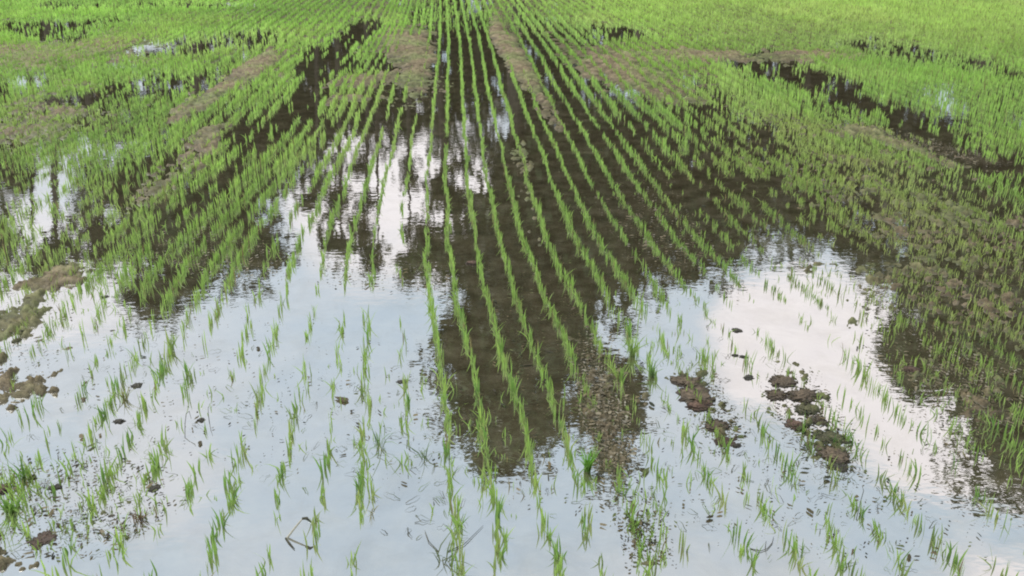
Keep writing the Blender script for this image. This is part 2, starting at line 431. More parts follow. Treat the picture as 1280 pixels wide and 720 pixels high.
tcol = c_dark + (c_lite - c_dark) * tone[:, None]
tcol = tcol + (c_yel - tcol) * yell[:, None] * .6
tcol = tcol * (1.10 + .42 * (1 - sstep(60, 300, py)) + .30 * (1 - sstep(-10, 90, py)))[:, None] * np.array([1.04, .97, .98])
tcol = tcol * (1 + capsule(px, py, 960, 230, 1290, 400, 150, 80, nz)[:, None] * (np.array([1.0, .90, .95]) - 1))
tcol[:, 0] *= 1 - .02 * (1 - sstep(30, 140, py))

def blades(bx, by, bz, az, lean, h, w, face, col, tipmix):
    """many grass blades at once: 7 verts, 2 quads and a tip triangle each"""
    n = len(bx)
    S = np.array([0, .4, .75, 1.]); W = np.array([.75, 1., .62, 0])
    cx, sx2 = np.cos(az), np.sin(az)
    off = lean[:, None] * h[:, None] * (S ** 1.8)[None, :]
    zz = h[:, None] * (S[None, :] - .28 * (lean[:, None] ** 2) * S[None, :] ** 3)
    X_ = bx[:, None] + off * cx[:, None]; Y_ = by[:, None] + off * sx2[:, None]; Z_ = bz[:, None] + zz
    wx_ = np.cos(face)[:, None] * W[None, :] * w[:, None] / 2; wy_ = np.sin(face)[:, None] * W[None, :] * w[:, None] / 2
    v = np.empty((n, 7, 3))
    for i in range(3):
        v[:, 2 * i, 0] = X_[:, i] - wx_[:, i]; v[:, 2 * i, 1] = Y_[:, i] - wy_[:, i]; v[:, 2 * i, 2] = Z_[:, i]
        v[:, 2 * i + 1, 0] = X_[:, i] + wx_[:, i]; v[:, 2 * i + 1, 1] = Y_[:, i] + wy_[:, i]; v[:, 2 * i + 1, 2] = Z_[:, i]
    v[:, 6, 0] = X_[:, 3]; v[:, 6, 1] = Y_[:, 3]; v[:, 6, 2] = Z_[:, 3]
    pat = np.array([0, 1, 3, 2, 2, 3, 5, 4, 4, 5, 6])
    loops = (np.arange(n)[:, None] * 7 + pat[None, :]).ravel()
    counts = np.tile([4, 4, 3], n)
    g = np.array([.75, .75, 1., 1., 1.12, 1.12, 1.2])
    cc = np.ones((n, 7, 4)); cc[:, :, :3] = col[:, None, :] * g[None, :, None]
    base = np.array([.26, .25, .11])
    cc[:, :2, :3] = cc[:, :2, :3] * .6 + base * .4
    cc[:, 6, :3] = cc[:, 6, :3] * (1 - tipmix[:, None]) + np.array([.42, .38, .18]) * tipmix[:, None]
    return v.reshape(-1, 3), loops, counts, cc.reshape(-1, 4)

def tuft_blades(i):
    """blade arrays for the tufts with the indices i"""
    rep = np.repeat(i, nb[i]); n = len(rep)
    al = rng.normal(0, .0125, n); la = rng.normal(0, .0026, n)
    wd = is_weed[rep]
    al = np.where(wd, al * .5, al); la = np.where(wd, rng.normal(0, .006, n), la)
    bx = tx[rep] + tdx[rep] * al + tdy[rep] * la; by = ty[rep] + tdy[rep] * al - tdx[rep] * la
    az = rng.uniform(0, 6.283, n)
    lean = np.abs(rng.normal(0, .14, n)) + np.where(rng.random(n) < .12, .5, 0) + np.where(wd, .25 * rng.random(n), 0)
    lean = np.clip(lean, 0, 1.15)
    h = hgt[rep] * rng.uniform(.55, 1.15, n)
    dist = ty[rep]
    w = rng.uniform(.0030, .0048, n) * (1 + .08 * np.clip(dist - 3, 0, 12))
    face = rng.uniform(-.9, .9, n) + np.where(rng.random(n) < .25, 1.57, 0)
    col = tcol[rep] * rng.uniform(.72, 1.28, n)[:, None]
    old = rng.random(n) < .05
    col[old] = np.array([.30, .25, .11]) * rng.uniform(.6, 1.1, old.sum())[:, None]
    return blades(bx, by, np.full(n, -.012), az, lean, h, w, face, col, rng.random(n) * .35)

# --- the 300 tufts that show largest are objects of their own, the rest one mass
infr = (px > 2) & (px < 1278) & (py < 722) & (~is_weed)
size_px = hgt * F / np.maximum(ty, .5)
order = np.argsort(-(size_px * infr))
near = np.sort(order[:300])
rest = np.setdiff1d(np.arange(NT), near)
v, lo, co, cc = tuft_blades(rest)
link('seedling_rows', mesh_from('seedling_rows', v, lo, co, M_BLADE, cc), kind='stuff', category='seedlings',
     label='long green planted rows of young seedlings running back across the flooded field')
print('tufts', NT, 'blades', len(co) // 3)

ONES = ['', 'first', 'second', 'third', 'fourth', 'fifth', 'sixth', 'seventh', 'eighth', 'ninth', 'tenth', 'eleventh', 'twelfth', 'thirteenth',
        'fourteenth', 'fifteenth', 'sixteenth', 'seventeenth', 'eighteenth', 'nineteenth']
def ordinal(n):
    if n < 20: return ONES[n]
    t = {2: 'twent', 3: 'thirt', 4: 'fort', 5: 'fift', 6: 'sixt'}[n // 10]
    return t + 'ieth' if n % 10 == 0 else t + 'y-' + ONES[n % 10]

VAR = []
for j in range(36):
    n = 3 + j % 5
    rr = np.random.default_rng(100 + j)
    al = rr.normal(0, .0125, n); la = rr.normal(0, .004, n)
    tn = rr.uniform(0, 1, n)[:, None]
    col = (c_dark + (c_lite - c_dark) * (.25 + .75 * tn))
    if j % 4 == 3: col = col * .4 + c_yel * .5
    lean = np.clip(np.abs(rr.normal(0, .16, n)) + np.where(rr.random(n) < .12, .45, 0), 0, 1.2)
    v, lo, co, cc = blades(la, al, np.zeros(n), rr.uniform(0, 6.283, n), lean, rr.uniform(.55, 1.15, n) * .08,
                           rr.uniform(.0036, .0060, n), rr.uniform(-.9, .9, n), col, rr.random(n) * .5)
    VAR.append((mesh_from('seedling_tuft', v, lo, co, M_TUFT, cc), n, lean.max()))

NUMW = {3: 'three', 4: 'four', 5: 'five', 6: 'six', 7: 'seven', 8: 'eight'}
for k in sorted(set(trow[near])):
    idx = [i for i in near if trow[i] == k]
    idx.sort(key=lambda i: ty[i])
    for q, i in enumerate(idx, 1):
        me, n, ml = random.choice(VAR)
        o = bpy.data.objects.new('seedling_tuft', me); C.objects.link(o)
        o.location = (tx[i], ty[i], -.012)
        s = hgt[i] / .085
        o.scale = (.8 + .3 * s, .8 + .3 * s, s * random.uniform(.9, 1.15))
        o.rotation_euler = (random.uniform(-.08, .08), random.uniform(-.08, .08), math.atan2(-tdx[i], tdy[i]) + (math.pi if random.random() < .5 else 0))
        row = 'the middle row' if k == 0 else 'the %s row %s of middle' % (ordinal(abs(int(k))), 'right' if k > 0 else 'left')
        look = 'tall' if s > 1.12 else ('short' if s < .85 else 'green')
        o['label'] = '%s seedling tuft, %s from the bottom in %s' % (look, ordinal(q), row)
        o['category'] = 'seedling'; o['group'] = 'seedling tufts in rows in the near water'

# ------------------------------------------------------------------ floating scraps
def scraps(n, spots, size, cols, flat=True):
    xs, ys = [], []
    for s_ in spots:
        a, b = scatter(int(n * s_[0]), *s_[1:]); a, b = to_ground(a, b); xs.append(a); ys.append(b)
    x = np.concatenate(xs); y = np.concatenate(ys); n = len(x)
    L_ = rng.uniform(*size, n) * np.exp(rng.normal(0, .45, n)); Wd = L_ * rng.uniform(.18, .6, n)
    a = rng.uniform(0, 6.283, n)
    z = np.maximum(ground_height(x, y), 0) + .0022 + rng.uniform(0, .004, n)
    K = 6
    v = np.empty((n, K, 3)); wob = rng.uniform(.6, 1.3, (n, K))
    for q in range(K):
        t = q / K * 6.283
        lx = np.cos(t) * L_ / 2 * wob[:, q]; ly = np.sin(t) * Wd / 2 * wob[:, q]
        v[:, q, 0] = x + lx * np.cos(a) - ly * np.sin(a); v[:, q, 1] = y + lx * np.sin(a) + ly * np.cos(a)
        v[:, q, 2] = z + rng.uniform(0, .0035, n)
    cols = np.array(cols); c = cols[rng.integers(0, len(cols), n)] * rng.uniform(.6, 1.3, n)[:, None]
    cc = np.ones((n, K, 4)); cc[:, :, :3] = c[:, None, :]
    return v.reshape(-1, 3), np.arange(n * K), np.full(n, K), cc.reshape(-1, 4)

D1 = [(.14, 130, 610, 40, 650, 120, 60), (.06, 740, 400, 765, 590, 34, 40), (.04, 790, 620, 815, 705, 34, 20), (.09, 985, 475, 1050, 590, 44, 26),
      (.06, 870, 470, 910, 550, 28, 24), (.14, 100, 450, 1200, 640, 100, 100), (.08, 760, 200, 900, 340, 80, 60), (.08, 1140, 420, 1260, 560, 90, 60),
      (.05, 60, 340, -10, 500, 60, 30), (.07, 200, 300, 330, 320, 100, 40), (.10, 1000, 220, 1280, 380, 140, 60), (.03, 420, 340, 540, 350, 60, 20), (.05, 660, 330, 700, 480, 60, 60)]
v, lo, co, cc = scraps(7500, D1, (.004, .012), [(.06, .05, .03), (.12, .10, .05), (.04, .045, .025), (.20, .16, .09), (.14, .17, .06)])
link('plant_debris', mesh_from('plant_debris', v, lo, co, M_BLADE, cc), kind='stuff', category='debris',
     label='dark and brown scraps of dead leaf scattered on the water and mud')
D2 = [(.3, 735, 440, 768, 580, 30, 30), (.25, 1100, 165, 1240, 205, 30, 5), (.05, 860, 70, 870, 72, 14, 3), (.15, 748, 440, 765, 590, 34, 30), (.15, 790, 250, 850, 330, 60, 40), (.1, 505, 90, 530, 130, 20, 14),
      (.15, 220, 300, 320, 330, 60, 30), (.15, 1150, 440, 1250, 500, 60, 40)]
v, lo, co, cc = scraps(2600, D2, (.005, .013), [(.34, .29, .20), (.24, .20, .13), (.38, .35, .28), (.16, .13, .08)])
link('straw_litter', mesh_from('straw_litter', v, lo, co, M_BLADE, cc), kind='stuff', category='litter',
     label='pale straw and dry leaf litter lying along the mud strips')

# fallen curved blades floating on the water
def fallen(n, spots):
    xs, ys = [], []
    for s_ in spots:
        a, b = scatter(int(n * s_[0]), *s_[1:]); a, b = to_ground(a, b); xs.append(a); ys.append(b)
    x = np.concatenate(xs); y = np.concatenate(ys); n = len(x)
    az = rng.uniform(0, 6.283, n); L_ = rng.uniform(.015, .06, n); cv = rng.normal(0, 6, n)
    S = np.linspace(0, 1, 6); v = np.empty((n, 12, 3)); w = rng.uniform(.0015, .0032, n)
    ax = x.copy(); ay = y.copy()
    for q in range(6):
        ang = az + cv * L_ * S[q]
        ww = w * (1 - .75 * S[q]) / 2
        v[:, 2 * q, 0] = ax - np.sin(ang) * ww; v[:, 2 * q, 1] = ay + np.cos(ang) * ww
        v[:, 2 * q + 1, 0] = ax + np.sin(ang) * ww; v[:, 2 * q + 1, 1] = ay - np.cos(ang) * ww
        v[:, 2 * q, 2] = v[:, 2 * q + 1, 2] = .002 + .012 * np.sin(S[q] * 3) * rng.random(n)
        ax = ax + np.cos(ang) * L_ / 5; ay = ay + np.sin(ang) * L_ / 5
    pat = np.concatenate([[2 * q, 2 * q + 1, 2 * q + 3, 2 * q + 2] for q in range(5)])
    loops = (np.arange(n)[:, None] * 12 + pat[None, :]).ravel()
    cols = np.array([(.10, .12, .05), (.16, .24, .06), (.06, .06, .035)])[rng.integers(0, 3, n)]
    cc = np.ones((n, 12, 4)); cc[:, :, :3] = cols[:, None, :]
    return v.reshape(-1, 3), loops, np.full(n * 5, 4), cc.reshape(-1, 4)
v, lo, co, cc = fallen(420, [(.5, 60, 480, 1150, 640, 80, 90), (.2, 130, 610, 40, 650, 120, 60), (.1, 480, 540, 560, 700, 60, 30), (.2, 850, 420, 1050, 640, 90, 50)])
link('fallen_blades', mesh_from('fallen_blades', v, lo, co, M_BLADE, cc), kind='stuff', category='leaves',
     label='thin bent leaf blades floating flat between the seedling rows')

# ------------------------------------------------------------------ mud clods
def clod_mesh(seed, m, rough=.35):
    import bmesh
    bm = bmesh.new(); bmesh.ops.create_icosphere(bm, subdivisions=5, radius=1)
    r = random.Random(seed); o = [r.uniform(0, 50) for _ in range(3)]
    vs = np.array([v_.co for v_ in bm.verts])
    d = fbm(vs[:, 0] * 1.7 + o[0] + vs[:, 2], vs[:, 1] * 1.7 + o[1] - vs[:, 2] * .7, seed, 4, .6) * 1.6 * rough * 2
    d += (fbm(vs[:, 0] * 7 + o[2], vs[:, 1] * 7 + vs[:, 2] * 5, seed + 9, 2)) * .55
    d += (fbm(vs[:, 0] * 16 + o[2], vs[:, 1] * 16 + vs[:, 2] * 11, seed + 19, 2)) * .22
    for v_, e in zip(bm.verts, d): v_.co *= 1 + e
    for f_ in bm.faces: f_.smooth = True
    me = bpy.data.meshes.new('mud_clod'); bm.to_mesh(me); bm.free(); me.materials.append(m)
    return me

CLODS = [  # x, y, half width px, half height px, material, label
    (858, 472, 17, 11, 'b', 'brown mud clod at the upper end of the shorter clod line, right of centre'),
    (868, 490, 19, 10, 'b', 'wide brown mud clod second from the top of the shorter clod line'),
    (874, 503, 17, 9, 'r', 'reddish flat mud clod in the middle of the shorter clod line'),
    (897, 528, 14, 9, 'b', 'round brown mud clod below the reddish one in the shorter clod line'),
    (905, 548, 14, 7, 'r', 'small reddish clod near the lower end of the shorter clod line'),
    (921, 554, 6, 6, 'd', 'small dark lump at the lower tip of the shorter clod line'),
    (977, 472, 14, 10, 'b', 'brown clod at the very top of the long clod line on the right'),
    (972, 489, 16, 9, 'b', 'low brown clod on the left side of the long clod line, second from top'),
    (1003, 490, 20, 9, 'b', 'broad brown clod in the upper middle of the long clod line'),
    (1028, 493, 6, 6, 'd', 'small dark lump on the right side of the long clod line'),
    (1008, 508, 14, 8, 'm', 'mossy olive clod below the broad brown clod of the long line'),
    (994, 527, 13, 9, 'r', 'reddish brown clod sticking out left of the long clod line'),
    (1024, 522, 12, 7, 'b', 'small brown clod right of the reddish one in the long line'),
    (1034, 542, 18, 10, 'm', 'green mossy clod with grass in the lower part of the long clod line'),
    (1040, 562, 19, 12, 'b', 'largest brown clod near the lower end of the long clod line'),
    (1046, 580, 12, 6, 'd', 'dark wet clod at the lower tip of the long clod line'),
    (921, 411, 6, 5, 'd', 'small dark lump alone in the white water above both clod lines'),
    (919, 443, 5, 3, 'd', 'tiny dark lump beside its pair above the shorter clod line'),
    (929, 445, 5, 3, 'd', 'right one of two tiny dark lumps above the shorter clod line'),
    (936, 470, 8, 4, 'd', 'flat dark lump in clear water between the two clod lines'),
    (503, 475, 7, 4, 'd', 'flat dark stone-like lump alone in the open water left of centre'),
    (52, 671, 17, 9, 'r', 'reddish brown mud clod near the bottom left corner'),
    (69, 606, 9, 7, 'd', 'dark round lump among debris on the left, below the mud bank'),
    (192, 608, 8, 6, 'd', 'dark pointed lump at the foot of a tuft in the lower left'),
    (5, 606, 10, 10, 'r', 'dark red-brown clod cut by the left edge, beside the big weed'),
    (80, 346, 8, 5, 'd', 'dark lump at the top end of the left mud strip'),
    (131, 370, 6, 3, 'd', 'small flat dark lump in water right of the left mud strip'),
    (149, 524, 6, 6, 'd', 'small dark lump in open water on the left, under a weed'),
    (252, 524, 6, 3, 'd', 'flat dark sliver of mud by a curved stalk, left of centre'),
    (590, 326, 7, 7, 'r', 'small red-brown lump between two rows near the picture middle'),
    (1140, 458, 9, 9, 'r', 'red-brown clod in shaded water by the right-hand bank'),
    (345, 292, 6, 5, 'd', 'dark lump at the edge of white water, left of centre'),
    (315, 357, 5, 4, 'd', 'small dark lump at the end of a left row'),
    (170, 481, 6, 3, 'd', 'flat dark bit of mud beside the yellowish weed on the left'),
]
MM = {'b': M_CLOD, 'r': M_CLODRED, 'd': M_CLODDARK, 'm': M_MOSS}
for j, (cx, cy, rw, rh, mk, lab) in enumerate(CLODS):
    gx, gy = to_ground(cx, cy + rh * .5); gx = float(gx); gy = float(gy)
    sc = F / (gy * CP + CAM_H * SP)
    o = link('mud_clod', clod_mesh(j + 3, MM[mk]), label=lab, category='mud clod', group='mud clods in the water')
    hw = rw / sc
    o.location = (gx, gy, -.002)
    o.scale = (hw * random.uniform(.85, 1.15), hw * random.uniform(.7, 1.1), max(rh / sc * random.uniform(.3, .45), .006))
    o.rotation_euler = (0, 0, random.uniform(-.4, .4))

# ------------------------------------------------------------------ weeds, stalks
def tube_mesh(name, pts, radii, m, sides=7):
    pts = [Vector(p_) for p_ in pts]; V = []; Fc = []
    for i, p_ in enumerate(pts):
        d = (pts[min(i + 1, len(pts) - 1)] - pts[max(i - 1, 0)]).normalized()
        a = d.cross(Vector((0, 0, 1)));  a = a if a.length > .1 else Vector((1, 0, 0)); a.normalize(); b = d.cross(a)
        for s_ in range(sides):
            t = s_ / sides * 6.2832; V.append(p_ + (a * math.cos(t) + b * math.sin(t)) * radii[i])
    for i in range(len(pts) - 1):
        for s_ in range(sides):
            n_ = (s_ + 1) % sides
            Fc.append((i * sides + s_, i * sides + n_, (i + 1) * sides + n_, (i + 1) * sides + s_))
    Fc.append(tuple(range(sides))); Fc.append(tuple((len(pts) - 1) * sides + s_ for s_ in range(sides)))
    me = bpy.data.meshes.new(name); me.from_pydata([tuple(v_) for v_ in V], [], Fc); me.materials.append(m)
    for p_ in me.polygons: p_.use_smooth = True
    return me

def weed(px_, py_, n, h, spread, col, label, wide=.0032):
    gx, gy = to_ground(px_, py_); rr = np.random.default_rng(int(px_ * 7 + py_))
    n_ = n
    bx = rr.normal(0, spread * .12, n_); by = rr.normal(0, spread * .12, n_)
    c = np.array(col) * rr.uniform(.7, 1.3, n_)[:, None]
    v, lo, co, cc = blades(bx, by, np.zeros(n_), rr.uniform(0, 6.283, n_), rr.uniform(.25, 1.3, n_) * spread / .06, h * rr.uniform(.4, 1.1, n_), rr.uniform(.7, 1.3, n_) * wide, rr.uniform(-1.5, 1.5, n_), c, rr.random(n_) * .4)
    v[:, 2] = np.maximum(v[:, 2], -.004)
    o = link('weed', mesh_from('weed', v, lo, co, M_TUFT, cc), label=label, category='weed', group='weeds growing in the water')
    o.location = (float(gx), float(gy), -.004)
weed(554, 702, 9, .08, .085, (.09, .13, .05), 'dark spreading grass weed with splayed blades, at the bottom edge near the middle row')
weed(156, 500, 26, .06, .045, (.24, .26, .10), 'yellowish bushy weed in open water on the left side')
weed(14, 640, 26, .09, .06, (.24, .42, .09), 'big bright green weed clump at the left edge above the bottom corner', .005)
weed(30, 600, 18, .085, .045, (.26, .44, .09), 'green weed clump just right of the big one at the left edge', .0045)
weed(176, 650, 22, .05, .05, (.24, .13, .07), 'low reddish brown sprig among debris in the lower left')
weed(1044, 556, 22, .05, .05, (.17, .27, .08), 'small green grass tuft growing on the long clod line')
weed(475, 560, 14, .09, .06, (.12, .22, .07), 'loose dark green weed left of the middle rows')
weed(530, 575, 10, .07, .06, (.2, .28, .12), 'pale thin weed with fanned blades beside the middle rows')
weed(790, 445, 34, .10, .045, (.26, .42, .11), 'large green weed clump where the dark reflection meets the white water', .005)
weed(815, 470, 22, .08, .04, (.27, .42, .12), 'green weed clump just left of the shorter clod line', .0045)
weed(735, 590, 30, .09, .03, (.22, .46, .06), 'dense bright green clump at the lower tip of the leafy mud band', .005)
weed(465, 642, 8, .035, .04, (.28, .27, .12), 'tiny yellow sprig standing alone right of the bent straw')

def gp(x_, y_, z_=.003):
    a, b = to_ground(x_, y_); return (float(a), float(b), z_)
e = empty('bent_straw', gp(357, 673, 0), label='pale bent straw sticking out of the water near the bottom edge', category='straw')
base = Vector(gp(357, 673, 0))
tip = Vector(gp(377, 683, 0)) - base
me = tube_mesh('stem', [(0, 0, -.004), Vector((.022, .012, .022)), Vector((.044, .024, .046))], [.0030, .0028, .002], M_STRAW); link('stem', me, e)
me = tube_mesh('husk', [(.044, .024, .046), (.056, .02, .050), (.068, .016, .040)], [.0035, .0045, .001], M_DARKSTALK); link('husk', me, e)
me = tube_mesh('broken_tip', [(.0, .0, .001), (.014, -.02, .004), (.034, -.045, .003)], [.0022, .002, .001], M_DARKSTALK); link('broken_tip', me, e)

def stalk(ps, label):
    b0 = Vector(gp(*ps[0][:2], 0))
    pts = [Vector(gp(a, b, z_)) - b0 for a, b, z_ in ps]
    o = link('bent_stalk', tube_mesh('bent_stalk', pts, [.0012] + [.0010] * (len(pts) - 2) + [.0005], M_DARKSTALK), label=label, category='stalk', group='dark stalks in the water')
    o.location = b0
stalk([(231, 548, -.003), (233, 540, .03), (236, 535, .055), (240, 535, .062), (242, 541, .052)], 'dark hooked stalk standing in open water on the left')
stalk([(262, 530, -.003), (262, 528, .03), (263, 527, .055)], 'short dark straight stalk in open water right of the hooked one')
stalk([(938, 686, .001), (950, 690, .003), (959, 687, .003), (965, 680, .003), (967, 672, .003)], 'thin dark stalk curled on the water in the lower right')
stalk([(548, 690, .002), (536, 678, .004), (531, 664, .003)], 'thin dark runner reaching up from the splayed weed')
stalk([(560, 690, .002), (580, 682, .004), (604, 658, .003)], 'thin dark runner crossing the middle row to the right')
stalk([(1070, 650, -.003), (1073, 640, .03), (1076, 632, .05), (1074, 628, .055)], 'dark curved stalk at the end of a strong tuft, lower right')

# ------------------------------------------------------------------ trees across the field (seen mirrored)
def tree(name, base_px, D, blobs, label, cat='tree', kind_col=(.045, .062, .022), dens=1.0, trunk_r=.22, leaf=.2):
    """blobs: crown masses (px,py,rx,ry) as mirrored in the water"""
    bx, _ = mirror_pt(base_px, 0, D)
    root = empty(name, (bx, D, 0), label=label, category=cat, group='trees standing beyond the field')
    r = np.random.default_rng(int(base_px * 3 + D * 11) % 99991)
    V_, Cc = [], []; tr_top = 1.0
    limbs = []
    for (cx, cy, rx, ry) in blobs:
        x0, z0 = mirror_pt(cx, cy, D); x1, _ = mirror_pt(cx + rx, cy, D); _, z1 = mirror_pt(cx, cy + ry, D); _, z2 = mirror_pt(cx, cy - ry, D)
        RX = x1 - x0; RZ = (z1 - z2) / 2; zc = (z1 + z2) / 2; RY = min(RX, RZ) * .9
        limbs.append((x0 - bx, zc, RZ))
        # sub clumps give an uneven outline with gaps
        ns = max(6, int(12 * dens * (RX * RZ) ** .5 / 1.2))
        for _s in range(ns):
            while True:
                p_ = r.uniform(-1, 1, 3)
                if np.linalg.norm(p_) < 1: break
            p_ *= .9
            halo = _s % 3 == 0
            if halo: p_ *= 1.12 / max(np.linalg.norm(p_), .3)
            sr = r.uniform(.22, .42) * min(RX, RZ) + .25
            nl = int(70 * (sr / leaf * .35) ** 2 * dens) + 40
            if halo: nl = nl // 3; sr *= 1.25
            q = r.normal(0, 1, (nl, 3)); q /= np.linalg.norm(q, axis=1)[:, None]; q *= (r.random(nl) ** .45)[:, None] * sr
            cen = np.array([x0 - bx + p_[0] * RX, p_[1] * RY, zc + p_[2] * RZ])
            pos = cen + q * np.array([1.1, 1, .8])
            a = r.normal(0, 1, (nl, 3)); a /= np.linalg.norm(a, axis=1)[:, None]
            b = np.cross(a, r.normal(0, 1, (nl, 3))); b /= np.linalg.norm(b, axis=1)[:, None]
            sz = leaf * r.uniform(.5, 1.3, nl)[:, None]
            quad = np.stack([pos - a * sz, pos - b * sz * .5, pos + a * sz, pos + b * sz * .5], 1)
            V_.append(quad.reshape(-1, 3))
            c = np.ones((nl, 4, 4)); c[:, :, :3] = (np.array(kind_col) * r.uniform(.6, 1.5) * r.uniform(.7, 1.4, nl)[:, None])[:, None, :]
            Cc.append(c.reshape(-1, 4))
    V_ = np.concatenate(V_); Cc = np.concatenate(Cc); n = len(V_) // 4
    link('crown', mesh_from('crown', V_, np.arange(n * 4), np.full(n, 4), M_TREE, Cc), root)
    # trunk with limbs
    import bmesh
    bm = bmesh.new()
    top = max(l[1] for l in limbs)
    def add(pts, rad):
        me_ = tube_mesh('tmp', pts, rad, M_BARK, 9); bm.from_mesh(me_); bpy.data.meshes.remove(me_)
    lean = sum(l[0] for l in limbs) / len(limbs)
    add([(0, 0, -.1), (lean * .1, .05, top * .25), (lean * .3, -.05, top * .5), (lean * .6, 0, top * .8), (lean * .8, 0, top)], [trunk_r * 1.3, trunk_r, trunk_r * .85, trunk_r * .5, trunk_r * .2])
    for lx, lz, lr in limbs:
        for q in range(3):
            ox = r.uniform(-.6, .6) * lr; oy = r.uniform(-.5, .5) * lr
            z_s = max(.5, lz - lr * r.uniform(.6, 1.1)); f_ = z_s / top
            add([(lean * f_, 0, z_s), (lean * f_ * .5 + (lx + ox) * .5, oy * .5, (z_s + lz) / 2 + .2), (lx + ox, oy, lz + r.uniform(0, .5) * lr)], [trunk_r * .5, trunk_r * .3, trunk_r * .1])
    me = bpy.data.meshes.new('trunk'); bm.to_mesh(me); bm.free(); me.materials.append(M_BARK)
    link('trunk', me, root)
    return root

tree('broadleaf_tree', 640, 27, [(645, 330, 84, 100), (648, 430, 84, 92), (640, 518, 62, 64), (604, 440, 50, 62), (765, 505, 36, 92), (712, 330, 44, 80), (690, 250, 75, 90), (635, 285, 40, 60)], 'tallest broad tree beyond the field, mirrored dark below the middle rows', dens=1.5)
tree('broadleaf_tree', 800, 29, [(800, 210, 130, 100), (855, 295, 80, 56), (775, 325, 50, 46), (900, 250, 70, 70)], 'wide dense tree beyond the field, mirrored right of the tallest one', dens=1.4)
tree('broadleaf_tree', 1010, 31, [(960, 250, 60, 60), (1010, 275, 56, 44), (1080, 285, 46, 50), (1060, 220, 60, 60), (985, 190, 70, 50)], 'lower loose-crowned tree between the wide tree and the right-hand one', dens=.9)
tree('broadleaf_tree', 1240, 25, [(1250, 395, 112, 120), (1305, 495, 108, 100), (1190, 325, 62, 74), (1330, 330, 120, 160), (1168, 440, 40, 52), (1180, 235, 90, 60), (1290, 230, 90, 70)], 'very large tree at the right, mirrored along the right edge', dens=1.4)
tree('broadleaf_tree', 240, 28, [(240, 250, 90, 80), (210, 330, 60, 55), (290, 290, 55, 55), (170, 240, 40, 50)], 'rounded tree mirrored in the left part of the field', dens=1.2)
tree('slender_tree', 420, 30, [(422, 310, 17, 42), (418, 240, 14, 40)], 'narrow young tree mirrored left of the white gap', dens=.9, trunk_r=.1, leaf=.14)
tree('slender_tree', 470, 31, [(468, 325, 11, 34)], 'thinnest young tree, right of the other narrow one', dens=.7, trunk_r=.08, leaf=.12)
tree('slender_tree', 458, 29, [(456, 245, 14, 58), (450, 290, 12, 26)], 'feathery young tree standing between the two bright gaps', dens=.7, trunk_r=.09, leaf=.13)
tree('slender_tree', 395, 30, [(392, 205, 10, 40), (388, 250, 8, 18)], 'slim young tree at the left side of the bright gap', dens=.6, trunk_r=.08, leaf=.13)
tree('slender_tree', 508, 31, [(509, 215, 8, 30), (506, 335, 12, 22)], 'slim young tree in the right-hand bright gap', dens=.5, trunk_r=.08, leaf=.12)
tree('broadleaf_tree', 545, 30, [(545, 310, 36, 44), (560, 250, 26, 50), (575, 330, 26, 30)], 'small tree mirrored between two white gaps left of the tallest tree', dens=.9, trunk_r=.12, leaf=.15)
tree('slender_tree', 60, 26, [(60, 315, 44, 22), (48, 330, 26, 16)], 'bare-trunked tree with a small high crown at the left', dens=.9, trunk_r=.17, leaf=.15)
tree('slender_tree', 33, 27, [(15, 305, 34, 24), (18, 220, 28, 30)], 'leaning bare-trunked tree leftmost in the mirrored row', dens=.9, trunk_r=.12, leaf=.15)
tree('slender_tree', 95, 27, [(112, 285, 26, 34), (122, 235, 26, 40), (130, 310, 18, 18)], 'bare-trunked tree nearest the rounded left tree', dens=.7, trunk_r=.11, leaf=.15)
tree('broadleaf_tree', 350, 33, [(350, 165, 70, 50), (310, 200, 50, 50)], 'low tree behind the narrow young trees', dens=1.1)
tree('broadleaf_tree', -120, 29, [(-120, 260, 90, 120)], 'tall tree past the left edge of the field', dens=1.2)

# far hedge and wood behind the trees
def hedge():
    r = np.random.default_rng(5); V_, Cc = [], []
    for j in range(1000):
        x0 = r.uniform(-34, 38); D = 32 + r.uniform(0, 4)
        gap = 0
        pxx = 640 + F * x0 / D
        for g0, g1, gh in ((25, 85, 2.8), (370, 445, 3.4), (485, 540, 2.6), (590, 615, 3.4)):
            if g0 < pxx < g1: gap = gh
        Hh = 7.2 + .7 * math.sin(x0 * .5) + r.uniform(-.6, .9) - gap * .15
        z = r.uniform(.2, 1) * Hh; sr = r.uniform(.6, 1.0)
        nl = 85
        q = r.normal(0, 1, (nl, 3)); q /= np.linalg.norm(q, axis=1)[:, None]; q *= (r.random(nl) ** .4)[:, None] * sr
        pos = np.array([x0, D, z]) + q
        a = r.normal(0, 1, (nl, 3)); a /= np.linalg.norm(a, axis=1)[:, None]
        b = np.cross(a, r.normal(0, 1, (nl, 3))); b /= np.linalg.norm(b, axis=1)[:, None]
        sz = .24 * r.uniform(.5, 1.3, nl)[:, None]
        V_.append(np.stack([pos - a * sz, pos - b * sz * .5, pos + a * sz, pos + b * sz * .5], 1).reshape(-1, 3))
        c = np.ones((nl * 4, 4)); c[:, :3] = np.array([.035, .05, .02]) * r.uniform(.6, 1.4); Cc.append(c)
    V_ = np.concatenate(V_); n = len(V_) // 4
    link('far_wood', mesh_from('far_wood', V_, np.arange(n * 4), np.full(n, 4), M_TREE, np.concatenate(Cc)), kind='stuff', category='wood',
         label='dark low wood and undergrowth along the far side of the field')
hedge()

